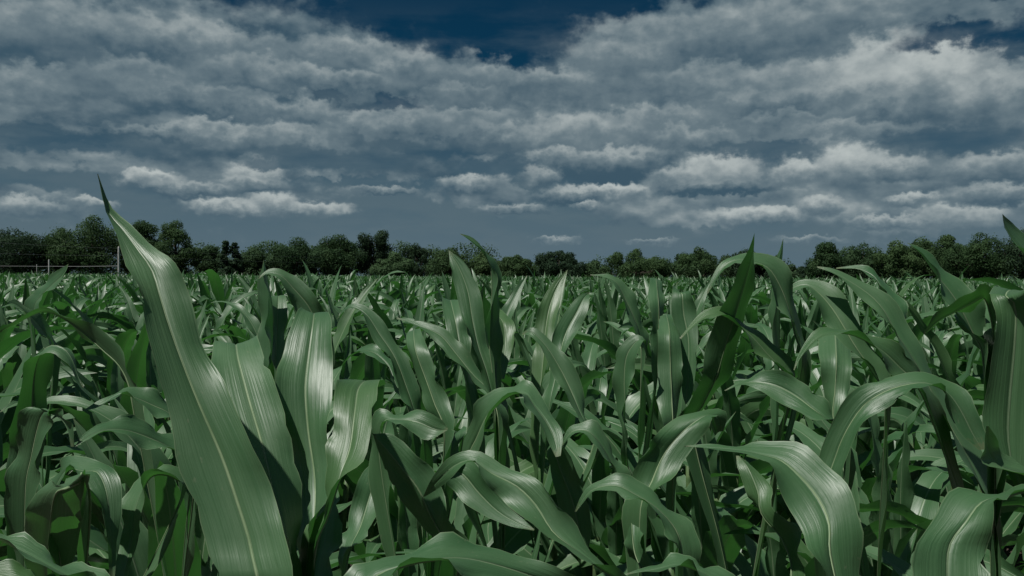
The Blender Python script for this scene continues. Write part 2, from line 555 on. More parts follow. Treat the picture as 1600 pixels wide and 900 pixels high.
# ------------------------------------------------------------------ ground
def build_ground():
    rng = np.random.default_rng(2)
    n = 90
    g = np.concatenate([-np.geomspace(2500, 8, 20), np.linspace(-7, 7, n), np.geomspace(8, 2500, 20)])
    gx, gy = np.meshgrid(g, g + 4.0)
    near = np.exp(-((gx / 9) ** 2 + ((gy - 4) / 9) ** 2))
    z = near * (rng.normal(0, 0.012, gx.shape) + 0.02 * np.sin(gx * 8.3 + gy * 2)) - 0.02
    v = np.stack([gx, gy, z], -1).reshape(-1, 3)
    m = len(g)
    idx = np.arange(m * m).reshape(m, m)
    f = np.stack([idx[:-1, :-1], idx[:-1, 1:], idx[1:, 1:], idx[1:, :-1]], -1).reshape(-1, 4)
    o = link('ground', mesh_from('ground', v, f, M_SOIL))
    tag(o, 'dark brown bare soil between the corn plants', kind='structure')
    # dry bits of straw and husk on the soil
    k = 900
    px = rng.uniform(-5, 5, k); py = rng.uniform(1.5, 9, k); a = rng.uniform(0, 6.28, k)
    l = rng.uniform(0.02, 0.09, k); w = rng.uniform(0.004, 0.012, k); h = rng.uniform(0.005, 0.03, k)
    d = np.stack([np.cos(a), np.sin(a), rng.uniform(-.2, .2, k)], -1) * l[:, None]
    e = np.stack([-np.sin(a), np.cos(a), rng.uniform(-.3, .6, k)], -1) * w[:, None]
    c = np.stack([px, py, h], -1)
    V = np.stack([c - d - e, c + d - e * .4, c + d + e * .4, c - d + e], 1).reshape(-1, 3)
    o = link('straw_litter', mesh_from('straw_litter', V, np.arange(k * 4).reshape(-1, 4), M_STRAW))
    tag(o, 'pale dry straw bits scattered on the dark soil', 'litter', kind='stuff')


build_ground()

# ------------------------------------------------------------------ far trees
TREE_D = 125.0


def leaf_cloud(rng, centers, radii, count, size, flat=0.75):
    """many small leaf-clump faces on and in the lobes of a crown"""
    centers = np.asarray(centers); radii = np.asarray(radii)
    pw = radii ** 2; pw = pw / pw.sum()
    which = rng.choice(len(centers), count, p=pw)
    dirs = rng.normal(size=(count, 3)); dirs /= np.linalg.norm(dirs, axis=1)[:, None]
    rad = radii[which] * np.clip(rng.normal(0.93, 0.14, count), 0.2, 1.25)
    c = centers[which] + dirs * rad[:, None] * np.array([1, 1, flat])
    nrm = dirs + rng.normal(0, 0.38, (count, 3)); nrm /= np.linalg.norm(nrm, axis=1)[:, None]
    a = np.cross(nrm, rng.normal(size=(count, 3))); a /= np.linalg.norm(a, axis=1)[:, None]
    b = np.cross(nrm, a)
    sz = size * rng.uniform(0.55, 1.3, count)[:, None]
    a = a * sz; b = b * sz * rng.uniform(0.5, 0.9, count)[:, None]
    V = np.stack([c - a, c - b * .9, c + a, c + b], 1).reshape(-1, 3)
    return V, np.arange(count * 4).reshape(-1, 4)


def tree(px, top, x0, x1, d, kind, mat, label, low=0.06, dens=1.0, name='tree', seed=0):
    rng = np.random.default_rng(1000 + seed)
    basep = at(px, 437, d)
    loc = Vector((basep.x, basep.y, 0.0))
    H = at(px, top, d).z
    Wd = (x1 - x0) / F * d / 2 * 1.14
    off = ((x0 + x1) / 2 - px) / F * d
    root = link(name, None, loc=loc)
    tag(root, label, 'tree', 'trees along the far edge of the field')
    root.empty_display_size = 0.5
    Vs, Fs, nb = [], [], 0

    def add(v, f):
        nonlocal nb
        Vs.append(v); Fs.append(f + nb); nb += len(v)
    if kind == 'spruce':
        add(*tube([(0, 0, -0.1), (0, 0, H * 0.97)], [0.22, 0.02], 6))
        cs, rs = [], []
        lv = 13
        for i in range(lv):
            zz = H * (0.14 + 0.84 * i / lv); r = Wd * 1.25 * (1 - i / lv) ** 0.8 + 0.12
            for k in range(max(3, int(8 * (1 - i / lv)))):
                an = rng.uniform(0, 6.28)
                rr = r * rng.uniform(0.3, 1.0)
                cs.append((math.cos(an) * rr, math.sin(an) * rr, zz - rr * 0.35)); rs.append(0.30 + 0.28 * (1 - i / lv))
                add(*tube([(0, 0, zz), (math.cos(an) * rr, math.sin(an) * rr, zz - rr * 0.3)], [0.05, 0.015], 4))
        fv, ff = leaf_cloud(rng, cs, rs, int(4200 * dens), 0.19)
    else:
        zc = H * (low + 1) / 2
        rz = H * (1 - low) / 2
        nl = {'round': 54, 'open': 44, 'twin': 40}[kind]
        cs, rs = [], []
        for i in range(nl):
            q = rng.normal(size=3); q /= np.linalg.norm(q); q *= rng.uniform(0.15, 1.0) ** 0.5
            if q[2] < -0.2 and kind == 'round':
                q[:2] *= 1.1
            r = rng.uniform(0.18, 0.40) * min(Wd, rz)
            if kind == 'open':
                r *= 0.70
            if kind == 'twin':
                q[0] = (0.50 if i % 2 else -0.50) + 0.26 * q[0]
                q[1] *= 0.5
                q[2] = -0.55 + 1.5 * ((i // 2) / (nl // 2)) - (0 if i % 2 else .06); r = Wd * rng.uniform(.26, .40)
            cs.append((off + q[0] * max(Wd - r * .25, .2), q[1] * max(Wd - r * .25, .2), zc + q[2] * max(rz - r * .7, .2))); rs.append(r)
        cs[0] = (off + (Wd * .5 if kind == 'twin' else 0), 0, H - rs[0] * 0.9)
        trunk_h = H * 0.5
        tr = 0.05 * H * 0.55
        add(*tube([(0, 0, -0.1), (0.05 * tr, 0, trunk_h * .4), (off * .4, 0, trunk_h), (off * .7, 0, H * .8)],
                  [tr, tr * .8, tr * .55, tr * .12], 7))
        for i in range(0, nl):
            c = np.array(cs[i]); s0 = np.array([off * .3, 0, max(H * 0.16, min(c[2] * rng.uniform(0.35, 0.7), H * .6))])
            add(*tube([s0, (s0 * .45 + c * .55) + np.array([0, 0, -0.04 * H]), c], [tr * .38, tr * .22, tr * .06], 5))
        cnt = int({'round': 18000, 'open': 11000, 'twin': 11000}[kind] * dens)
        fv, ff = leaf_cloud(rng, cs, rs, cnt, 0.135 if kind != 'open' else 0.12, 0.85)
        # loose outer sprays
        fv2, ff2 = leaf_cloud(rng, cs, np.array(rs) * 1.16, int(cnt * .10), 0.12, 0.9)
        ff = np.concatenate([ff, ff2 + len(fv)]); fv = np.concatenate([fv, fv2])
    fv[:, 2] = np.maximum(fv[:, 2], 0.1)
    link('trunk', mesh_from('trunk', np.concatenate(Vs), np.concatenate(Fs), M_BARK), root)
    link('crown', mesh_from('crown', fv, ff, mat, smooth=False), root)
    return root


TREES = [
    (22, 356, -30, 72, 118, 'round', 2, 'dark round tree at the far left edge of the treeline', {}),
    (95, 356, 70, 122, 122, 'round', 0, 'medium round tree between the leftmost dark tree and the broad oak', {}),
    (145, 336, 100, 192, 120, 'round', 0, 'broad tall oak-like tree right behind the tallest white fence post', {}),
    (220, 344, 190, 252, 126, 'round', 0, 'tall leafy tree partly hidden behind the largest upright corn leaf', {}),
    (274, 344, 240, 312, 122, 'open', 0, 'tall feathery tree just beyond the tip of the largest corn leaf', {'dens': 1.7}),
    (328, 383, 308, 348, 130, 'round', 1, 'short bushy tree between the feathery tree and the spruces', {}),
    (352, 372, 343, 362, 118, 'spruce', 2, 'pointed dark spruce with the tallest tip of the conifer pair', {}),
    (367, 375, 357, 379, 119, 'spruce', 2, 'pointed dark spruce standing against the right side of its twin', {}),
    (400, 382, 374, 428, 128, 'round', 1, 'low olive-green bushy tree just right of the spruces', {}),
    (463, 370, 428, 502, 122, 'round', 1, 'wide olive-green tree in the left middle of the treeline', {}),
    (522, 366, 494, 560, 126, 'round', 0, 'tall dark green tree just left of the twin-stemmed tree', {}),
    (585, 359, 560, 609, 128, 'twin', 2, 'thin twin-topped tree rising highest above the middle of the treeline', {}),
    (612, 393, 588, 642, 118, 'round', 1, 'low bushy tree beneath the twin-topped tree', {}),
    (650, 380, 622, 678, 130, 'open', 2, 'sparse open-crowned tree with sky showing through its twigs', {}),
    (705, 386, 672, 738, 122, 'round', 0, 'domed green tree behind the pointed upright corn leaf', {}),
    (752, 394, 730, 780, 128, 'round', 0, 'low tree behind the thin curling corn leaf tip', {}),
    (810, 398, 778, 838, 124, 'round', 0, 'small round tree just right of the picture middle', {}),
    (872, 391, 838, 912, 122, 'round', 2, 'dark compact round tree standing alone right of middle', {}),
    (930, 407, 908, 950, 132, 'round', 0, 'smallest low tree in the dip between two broad trees', {}),
    (995, 388, 944, 1046, 122, 'round', 0, 'broad dome-shaped tree with a ragged left edge', {}),
    (1092, 385, 1046, 1134, 122, 'round', 0, 'broad green tree left of the big dark upright corn leaf', {}),
    (1166, 389, 1130, 1200, 126, 'round', 2, 'tree hidden behind the arching corn leaf and its dark spike', {}),
    (1216, 398, 1194, 1236, 128, 'open', 0, 'small thin tree between the spike and the gap in the treeline', {}),
    (1252, 416, 1232, 1272, 136, 'round', 2, 'very low shrubby tree in the gap before the right-hand wood', {}),
    (1296, 378, 1266, 1322, 116, 'round', 0, 'first tall tree of the right-hand wood, beside the gap', {}),
    (1348, 379, 1316, 1380, 120, 'round', 1, 'second tree of the right-hand wood, slightly paler green', {}),
    (1400, 375, 1370, 1428, 116, 'round', 0, 'third tree of the right-hand wood, behind the light leaf tip', {}),
    (1440, 371, 1412, 1466, 122, 'round', 0, 'tree of the right-hand wood behind the striped pointed corn leaf', {}),
    (1478, 367, 1452, 1506, 118, 'round', 0, 'tall tree left of the largest round tree of the right-hand wood', {}),
    (1526, 362, 1492, 1570, 112, 'round', 0, 'largest round tree of the right-hand wood', {}),
    (1598, 358, 1568, 1650, 110, 'round', 2, 'dark tree cut by the right edge of the picture', {}),
]
for i, (px, top, x0, x1, d, kind, mt, label, kw) in enumerate(TREES):
    tree(px, top, x0, x1, d, kind, M_FOL[mt], label, name='spruce_tree' if kind == 'spruce' else 'broadleaf_tree', seed=i, **kw)


def undergrowth():
    rng = np.random.default_rng(77)
    cs, rs = [], []
    for px in np.arange(-120, 1720, 7.0):
        if 1238 < px < 1262:
            continue
        for k in range(3):
            d = rng.uniform(128, 142)
            p = at(px + rng.uniform(-6, 6), 437, d)
            h = rng.uniform(0.4, 6.2) if px < 780 else rng.uniform(0.4, 4.0)
            cs.append((p.x, p.y, h)); rs.append(rng.uniform(0.9, 1.7))
    v, f = leaf_cloud(rng, cs, rs, 110000, 0.16, 0.9)
    v[:, 2] = np.maximum(v[:, 2], 0.02)
    o = link('undergrowth', mesh_from('undergrowth', v, f, M_FOL[1], smooth=False))
    tag(o, 'dark tangled undergrowth filling the foot of the treeline', 'undergrowth', kind='stuff')


undergrowth()


# ------------------------------------------------------------------ fence and wires
def fence():
    def post(name, px, top, d, r, label, group):
        p = at(px, 432, d)
        h = at(px, top, d).z
        v, f = tube([(0, 0, -0.2), (0, 0, h * .5), (0, 0, h - .02), (0, 0, h), (0, 0, h + .02)], [r, r, r * .97, r * .9, r * .4], 10)
        o = link(name, mesh_from(name, v, f, M_POST), loc=(p.x, p.y, 0))
        return tag(o, label, 'post', group)
    g = 'white posts at the left edge of the field'
    post('fence_post', 185.5, 386, 45, 0.048, 'tallest white post, standing beside the largest corn leaf', g)
    post('fence_post', 76.5, 406, 60, 0.045, 'shorter white post in front of the left trees', g)
    post('fence_post', 57.5, 413.5, 72, 0.028, 'faint thin post just left of the shorter white post', g)

    def wire(name, pts, r, mat, label, sag=0.15):
        P = [np.array(at(*p)) for p in pts]
        out = []
        for a, b in zip(P[:-1], P[1:]):
            for t in np.linspace(0, 1, 12, endpoint=False):
                q = a + (b - a) * t
                q[2] -= sag * 4 * t * (1 - t)
                out.append(q)
        out.append(P[-1])
        out = np.array(out)
        v, f = tube(out, [r] * len(out), 5, cap=False)
        o = link(name, mesh_from(name, v, f, mat))
        return tag(o, label, 'wire', 'wires strung along the field edge')
    wire('overhead_wire', [(-160, 366, 36), (185.5, 388, 45), (500, 402, 90)], 0.0045, M_WIRE, 'topmost thin wire on the tallest white post', .1)
    wire('overhead_wire', [(-160, 388, 36), (185.5, 399, 45), (500, 410, 90)], 0.0045, M_WIRE, 'middle thin wire on the tallest white post', .1)
    wire('fence_rail', [(-140, 414, 96), (57.5, 416, 72), (76.5, 416, 60), (185.5, 415.5, 45)], 0.010, M_TAPE, 'thick pale lowest rail between the white posts', .02)


fence()


# ------------------------------------------------------------------ traced near leaves
# each leaf: plant, [stations], options.  A station is (ax, ay, bx, by[, depth]) - the two edges of the blade where
# the photograph shows them, tip first ('b' = base first); d = (depth at tip, depth at base); u = -1: lower side shows
LEAVES = [
 ('a', [(152,272,153,271),(165,325,172,322),(180,358,207,352),(188,385,240,380),(196,415,273,413),(212,455,291,452),(228,505,309,502),(246,572,334,563),(262,640,364,630),(280,718,400,704),(304,790,428,782),(324,858,450,850),(336,930,464,925)], dict(d=(.80,.64), fold=.13)),
 ('a', [(352,585,390,584,1.02),(341,542,398,540,.99),(333,531,404,531,.94),(329,560,413,556,.89),(335,620,438,620,.85),(362,700,456,690,.82),(398,770,467,765,.80),(430,830,472,815,.78),(447,880,474,876,.76)], dict(d=(.95,.8), fold=.10)),
 ('a', [(478,515,505,515,1.0),(472,484,510,484,.97),(455,505,518,500,.93),(440,550,520,550,.90),(431,600,519,610,.87),(438,670,515,680,.85),(452,750,513,750,.83),(462,810,496,818,.8),(458,870,476,862,.78)], dict(d=(.95,.8), fold=.13)),
 ('a', [(572,606,603,600,.96),(548,590,598,589,.93),(527,600,592,604,.88),(519,640,587,637,.84),(516,690,568,702,.81),(511,735,538,745,.79),(494,800,514,805,.78),(474,862,490,864,.77)], dict(d=(1,.8), fold=.10)),
 ('a', [(507,742,522,744),(499,780,531,782),(487,835,532,830),(476,890,521,890),(470,950,512,950)], dict(d=(.95,.8), u=-1)),
 ('b', [(591,716,592,717),(566,738,607,748),(552,775,598,790),(541,815,578,824),(535,848,552,852),(528,890,538,892)], dict(d=(1.2,1.05))),
 ('c', [(985,945,970,950),(900,898,862,940),(805,862,775,905),(737,847,722,884),(680,849,682,881),(622,861,638,886),(573,868,578,935),(545,930,570,985)], dict(d=(.56,.50), fold=.08)),
 ('d', [(-60,812,-60,828),(0,828,0,847),(50,847,48,866),(100,872,96,891),(150,897,140,913),(200,935,188,948)], dict(d=(.66,.6))),
 ('d', [(-40,880,-40,915),(10,878,0,915),(50,885,30,920),(75,905,55,940),(110,950,95,965)], dict(d=(.62,.6))),
 ('e', [(171,905,179,905),(168,845,184,848),(157,797,189,797),(143,765,188,752),(132,746,172,721),(120,740,140,720),(108,737,110,716),(92,752,88,728),(80,800,74,770)], dict(d=(.86,.95), u=1)),
 ('e', [(62,925,92,925,1.02),(40,870,115,874,.98),(37,818,129,822,.94),(52,776,131,772,.90),(78,757,130,746,.87),(100,752,132,746,.84),(118,800,134,795,.9)], dict(d=(.84,.98), u=-1)),
 ('e', [(178,935,188,935),(181,890,203,895),(186,840,217,840),(189,800,216,800),(204,768,221,765),(226,736,231,745),(250,729,251,736),(277,735,279,746),(300,762,292,772)], dict(d=(.9,1.0))),
 ('f', [(130,607,131,604),(116,590,123,584),(104,566,115,562),(89,551,104,547),(68,548,92,545),(50,562,82,558),(37,590,75,594),(25,635,75,636),(14,690,70,692),(8,750,60,755)], dict(d=(1.0,1.05))),
 ('f', [(111,698,116,698),(101,660,113,668),(84,642,106,650),(60,632,94,641),(40,641,79,646),(28,665,73,670),(18,710,64,715),(10,765,52,770)], dict(d=(.95,1.0))),
 ('g', [(0,520,0,517),(30,503,30,498),(65,485,65,481),(95,493,98,486),(133,524,141,508),(163,556,173,532),(187,574,197,558),(205,602,211,590),(216,650,220,640)], dict(d=(1.25,1.2), u=-1)),
 ('g', [(125,643,125,644),(152,636,156,626),(187,614,187,606),(205,624,216,606),(235,642,246,615),(265,653,276,634),(300,690,310,678)], dict(d=(1.05,1.1))),
 ('g', [(118,698,118,696),(140,684,138,672),(170,678,165,655),(200,681,200,652),(236,699,236,660),(272,706,264,680),(310,732,310,712)], dict(d=(.95,1.05))),
 ('h', [(107,412,107,413),(91,423,99,434),(73,436,84,448),(56,453,67,466),(42,485,54,492)], dict(d=(1.9,1.9))),
 ('h', [(5,478,6,476),(22,478,26,468),(48,500,56,488),(66,525,78,512),(80,550,92,545)], dict(d=(1.8,1.9))),
 ('i', [(404,436,405,432),(420,427,420,422),(436,437,447,422),(448,462,472,438),(463,488,499,470),(480,522,516,510),(495,560,520,555)], dict(d=(1.5,1.5))),
 ('i', [(412,405,412,405),(405,440,414,440),(403,490,419,490),(405,550,419,550),(410,600,420,600)], dict(d=(1.55,1.5), fold=.35)),
 ('i', [(432,470,444,468,1.65),(424,462,446,460,1.6),(422,500,449,498),(424,545,446,545),(426,600,440,600)], dict(d=(1.6,1.5))),
 ('j', [(525,500,527,497),(544,482,548,474),(568,493,578,484),(584,530,606,512),(609,566,630,548),(627,613,650,598),(644,647,660,640),(660,690,673,688)], dict(d=(1.5,1.4))),
 ('j', [(652,540,663,536,1.62),(640,519,657,514,1.55),(636,545,666,541),(651,590,683,582),(667,632,698,625),(690,682,710,675)], dict(d=(1.5,1.4), u=-1)),
 ('j', [(530,575,532,574),(548,555,556,548),(575,552,584,540),(603,575,612,560),(618,605,628,598),(640,650,650,645)], dict(d=(1.7,1.5))),
 ('k', [(620,498,620,496),(650,510,655,503),(680,531,696,513),(705,561,723,540),(737,592,749,577),(767,616,776,607),(788,652,795,645)], dict(d=(1.6,1.5))),
 ('k', [(701,391,701,391),(704,420,727,411),(712,455,748,449),(724,500,756,495),(737,540,763,535),(754,580,774,575),(767,620,781,612),(780,660,790,655)], dict(d=(1.6,1.45), fold=.14)),
 ('k', [(719,365,719,366),(735,370,734,375),(757,386,755,391),(766,399,762,397),(776,411,770,412),(780,435,773,435),(783,465,770,465),(783,495,764,495),(781,540,764,540),(786,600,772,600)], dict(d=(1.5,1.5), fold=.2)),
 ('k', [(694,482,714,482,1.78),(690,465,717,466,1.73),(693,492,726,490),(703,525,733,525),(714,565,735,563),(730,620,745,615)], dict(d=(1.7,1.55))),
 ('l', [(784,592,788,592),(779,565,796,560),(773,530,806,525),(771,500,801,497),(766,494,775,489,1.75),(758,515,764,508,1.78),(762,570,770,565)], dict(d=(1.6,1.75))),
 ('l', [(887,421,887,421),(861,445,882,445),(844,475,875,475),(836,510,867,510),(834,550,859,550),(832,600,850,600),(830,640,842,640)], dict(d=(1.85,1.7), fold=.14)),
 ('l', [(921,456,921,458),(904,462,921,467),(884,485,918,488),(867,515,904,516),(861,547,886,549),(856,590,872,592),(848,640,860,640)], dict(d=(1.8,1.65))),
 ('m', [(815,523,817,520),(827,525,833,511),(849,549,859,528),(867,590,887,560),(884,622,908,600),(904,648,916,635),(917,664,921,655),(930,700,935,698)], dict(d=(1.4,1.3))),
 ('m', [(868,714,876,712),(856,690,879,682),(842,660,868,650),(828,635,850,626),(818,615,832,604),(790,620,812,597),(770,646,782,603),(750,680,757,620),(737,725,738,650),(728,770,718,710)], dict(d=(1.05,1.2))),
 ('m', [(905,872,918,870),(885,830,924,825),(870,780,917,780),(861,730,898,735),(857,690,882,690),(865,672,880,670,1.25),(868,700,878,700,1.3)], dict(d=(1.15,1.2), u=-1)),
 ('n', [(699,672,700,670),(668,688,690,655),(640,672,656,640),(624,658,622,643),(604,662,592,644),(600,690,578,672),(602,730,574,715)], dict(d=(1.05,1.1))),
 ('n', [(582,676,581,678),(596,722,613,679),(614,758,647,705),(634,792,677,735),(659,827,693,775),(689,852,712,820),(722,885,734,868)], dict(d=(1.02,1.0), u=-1)),
 ('n', [(834,829,835,827),(799,822,816,810),(763,809,791,787),(728,787,766,755),(704,764,743,723),(694,747,722,710),(700,690,724,680),(706,672,722,668,1.1),(712,690,720,690,1.15)], dict(d=(1.0,1.08))),
 ('o', [(661,776,664,776),(676,745,690,760),(700,717,715,738),(732,707,742,722),(782,722,755,745),(836,745,775,772),(867,777,806,801),(891,820,846,833),(919,850,888,853),(946,878,928,874),(985,918,974,914)], dict(d=(.98,.86), fold=.12)),
 ('p', [(875,697,877,699),(888,668,893,681),(908,659,912,679),(931,663,928,689),(953,690,945,712),(971,720,957,739),(982,747,966,748),(987,795,975,795)], dict(d=(1.15,1.1))),
 ('p', [(898,799,900,800),(912,767,922,773),(932,750,940,767),(965,742,965,768),(1000,754,990,781),(1036,777,1018,796),(1071,810,1041,822),(1085,835,1052,850),(1093,880,1054,880),(1092,940,1060,940)], dict(d=(1.0,.92))),
 ('p', [(977,770,986,770,1.1),(975,800,1000,795),(976,835,1009,825),(989,865,1009,860),(1000,895,1021,890),(1010,935,1026,935)], dict(d=(1.1,1.0), u=-1)),
 ('q', [(1130,674,1119,677),(1135,656,1120,668),(1126,643,1118,651),(1087,640,1121,646),(1052,652,1115,657),(1025,678,1104,675),(1003,708,1075,712),(985,745,1052,748),(976,795,1012,800)], dict(d=(1.12,1.05))),
 ('r', [(1068,697,1070,698),(1110,693,1110,701),(1155,693,1158,705),(1190,694,1187,713),(1243,694,1200,729),(1287,717,1213,758),(1323,752,1233,796),(1339,795,1255,831),(1343,850,1267,866),(1351,910,1285,912),(1352,975,1308,980)], dict(d=(.98,.80), fold=.11)),
 ('r', [(1150,712,1158,715),(1154,735,1181,733),(1168,772,1207,764),(1185,797,1214,800),(1223,842,1241,826),(1244,882,1257,870),(1248,922,1259,920)], dict(d=(1.05,.95), u=-1, fold=.2)),
 ('q', [(977,897,979,898),(1020,881,1025,891),(1055,870,1060,881),(1087,873,1080,886),(1117,885,1105,901),(1150,918,1135,923)], dict(d=(.82,.8))),
 ('s', [(1179,364,1179,364),(1170,392,1178,390),(1149,430,1177,435),(1126,480,1169,485),(1109,530,1155,535),(1094,585,1137,585),(1076,627,1114,625),(1060,672,1092,670)], dict(d=(1.15,1.3), u=-1, fold=.12)),
 ('s', [(1104,458,1106,459),(1114,430,1120,437),(1130,405,1136,419),(1155,394,1158,409),(1186,398,1180,413),(1215,405,1198,430),(1237,432,1212,466),(1247,470,1230,496),(1254,520,1243,521),(1262,572,1255,576)], dict(d=(1.25,1.25))),
 ('s', [(1062,528,1064,530),(1080,505,1084,511),(1105,484,1108,493),(1135,484,1130,493),(1166,501,1155,511),(1192,519,1172,531),(1214,544,1192,554),(1237,574,1224,580),(1246,598,1238,600)], dict(d=(1.2,1.2))),
 ('t', [(1224,372,1224,372),(1214,400,1219,400),(1206,420,1214,422),(1204,455,1213,455),(1205,500,1212,500)], dict(d=(1.9,1.9), fold=.3)),
 ('u', [(1132,610,1133,611),(1160,594,1162,600),(1190,581,1185,609),(1222,580,1208,625),(1256,596,1235,638),(1281,621,1265,648),(1303,650,1297,656),(1330,682,1326,685)], dict(d=(1.2,1.1))),
 ('u', [(1542,702,1530,703),(1541,675,1503,680),(1528,645,1487,651),(1511,620,1478,623),(1487,601,1471,606),(1450,579,1450,606),(1410,580,1425,611),(1368,591,1396,626),(1330,616,1369,646),(1298,668,1346,669),(1280,712,1326,712),(1268,765,1308,770)], dict(d=(.96,1.0))),
 ('v', [(1276,416,1277,418),(1300,419,1300,427),(1336,432,1325,444),(1372,449,1355,473),(1398,475,1375,493),(1418,512,1391,516),(1439,545,1413,547),(1472,595,1440,600),(1502,650,1470,656),(1527,700,1505,711),(1542,748,1532,751),(1560,800,1555,806)], dict(d=(1.25,1.1))),
 ('v', [(1306,420,1307,418),(1340,421,1342,415),(1364,432,1370,424),(1377,452,1391,446),(1389,477,1409,470),(1404,506,1418,496),(1415,542,1427,536),(1435,590,1445,586)], dict(d=(1.35,1.2))),
 ('v', [(1240,578,1241,579),(1247,555,1254,556),(1265,528,1272,535),(1292,511,1292,520),(1330,511,1328,520),(1363,523,1355,532),(1397,541,1378,552),(1427,562,1396,581),(1447,587,1425,602),(1466,635,1452,640)], dict(d=(1.05,1.1))),
 ('w', [(1214,471,1216,472),(1232,447,1236,456),(1256,437,1262,448),(1292,443,1269,463),(1322,468,1280,486),(1342,500,1296,511),(1360,535,1323,541),(1382,580,1362,583),(1395,622,1387,624)], dict(d=(1.3,1.2))),
 ('w', [(1290,520,1318,520,1.7),(1281,517,1326,518,1.65),(1279,560,1331,560),(1286,610,1327,610),(1297,662,1320,660)], dict(d=(1.6,1.5), u=-1)),
 ('x', [(1417,379,1418,380),(1437,387,1440,394),(1461,405,1455,416),(1489,425,1466,438),(1513,445,1477,461),(1531,475,1494,486),(1546,510,1514,521),(1560,562,1540,566)], dict(d=(1.05,1.0), fold=.14)),
 ('x', [(1443,520,1446,522),(1460,495,1466,504),(1482,478,1488,492),(1507,456,1514,483),(1528,446,1533,470),(1546,455,1545,468),(1557,477,1552,484),(1566,540,1560,545)], dict(d=(.98,1.0), u=-1)),
 ('x', [(1488,490,1540,468,1.08),(1496,506,1549,500),(1514,526,1552,525),(1540,550,1556,550),(1560,602,1566,602)], dict(d=(1.05,1.0), u=-1)),
 ('y', [(1588,765,1604,772),(1560,712,1612,740),(1540,672,1622,684),(1540,620,1628,622),(1545,570,1632,575),(1552,520,1632,530),(1552,480,1625,490),(1545,453,1600,464),(1560,447,1610,450,.93),(1590,480,1625,480,1.0),(1605,580,1630,580,1.02)], dict(d=(.80,.84))),
 ('y', [(1541,666,1545,666),(1536,703,1566,698),(1550,726,1586,714),(1600,745,1615,724),(1650,775,1660,758)], dict(d=(.78,.8))),
 ('y', [(1566,334,1566,334),(1572,352,1578,348),(1583,375,1597,364),(1602,402,1622,386),(1632,445,1652,428),(1660,520,1680,510)], dict(d=(.95,.95))),
 ('z', [(1525,1030,1468,1030),(1545,960,1435,960),(1546,900,1428,900),(1549,850,1432,850),(1554,812,1464,806),(1562,786,1500,769),(1576,764,1556,763),(1608,760,1602,751),(1645,795,1645,772)], dict(d=(.66,.74), fold=.10)),
 ('A', [(1071,632,1072,632),(1066,615,1081,618),(1063,580,1087,580),(1059,530,1090,530),(1049,485,1089,488),(1051,452,1078,456),(1056,470,1072,470,1.75),(1060,520,1070,520,1.8)], dict(d=(1.55,1.65))),
 ('A', [(1034,505,1050,503,1.75),(1031,494,1051,493,1.7),(1027,520,1063,525),(1027,570,1066,570),(1029,620,1063,620),(1035,672,1058,672)], dict(d=(1.6,1.5), u=-1)),
 ('B', [(1011,557,1014,560),(1007,531,1013,545),(990,525,1009,531),(972,535,1002,541),(960,555,994,561),(959,590,986,591),(965,630,979,630),(967,682,975,682)], dict(d=(1.5,1.5))),
 ('B', [(922,429,923,430),(948,429,948,434),(969,434,962,446),(986,455,971,471),(1001,485,983,496),(1009,522,999,526),(1010,570,1003,572)], dict(d=(1.75,1.7))),
 ('B', [(1017,452,1031,453,2.0),(1015,435,1034,439,1.95),(1014,470,1037,470),(1016,510,1035,510),(1020,562,1031,562)], dict(d=(1.9,1.8), u=-1)),
]
PLANTS = {   # stalk: pixel column, depth, label
 'a': (452, .80, 'large corn plant with the tallest broad leaf, in front of the left trees'),
 'b': (528, 1.04, 'corn plant showing one lit leaf just right of the largest plant'),
 'c': (520, .56, 'corn plant whose broad pale leaf arches along the bottom edge'),
 'd': (250, .66, 'corn plant whose narrow leaf crosses the bottom left corner'),
 'e': (115, 1.0, 'corn plant with dark drooping leaves near the bottom left corner'),
 'f': (35, 1.06, 'corn plant with two folded-over leaves at the left edge'),
 'g': (280, 1.2, 'corn plant behind the largest leaf with a dark arching leaf to its left'),
 'h': (70, 1.95, 'corn plant below the shorter white post with a pale pointed leaf'),
 'i': (440, 1.5, 'corn plant with a drooping striped leaf behind the largest plant'),
 'j': (672, 1.45, 'corn plant with a dark shaded leaf beside a long bright one'),
 'k': (786, 1.52, 'corn plant with a tall pointed leaf and a thin curling tip against the trees'),
 'l': (838, 1.7, 'corn plant with two upright spread leaves in the picture middle'),
 'm': (800, 1.25, 'corn plant with a big arch ending in a bright green drooping tip'),
 'n': (650, 1.08, 'corn plant with broad shaded leaves in the lower middle'),
 'o': (985, .88, 'corn plant whose wide folded leaf fills the lower middle'),
 'p': (1040, 1.0, 'corn plant with a round arching leaf and a yellow-green upright one'),
 'q': (1005, 1.06, 'corn plant with a bright broad leaf folded over at its tip'),
 'r': (1300, .88, 'corn plant with a huge glossy drooping leaf at the lower right'),
 's': (1160, 1.27, 'corn plant with a dark green upright spike rising above the trees'),
 't': (1209, 1.9, 'corn plant showing one thin spike against the sky gap'),
 'u': (1300, 1.1, 'corn plant with a long arch whose far end hangs bright green'),
 'v': (1575, 1.25, 'corn plant with long pale leaves sweeping to the left'),
 'w': (1370, 1.35, 'corn plant with a dark striped arching leaf and a black shaded one'),
 'x': (1560, 1.02, 'corn plant with curling translucent green leaves near the right edge'),
 'y': (1640, .95, 'corn plant with a broad drooping leaf cut by the right edge'),
 'z': (1680, .78, 'corn plant whose broad folded leaf fills the bottom right corner'),
 'A': (1050, 1.65, 'corn plant with a glossy hanging leaf beside a dark one'),
 'B': (995, 1.75, 'corn plant with a short folded leaf and a small arched tip'),
}


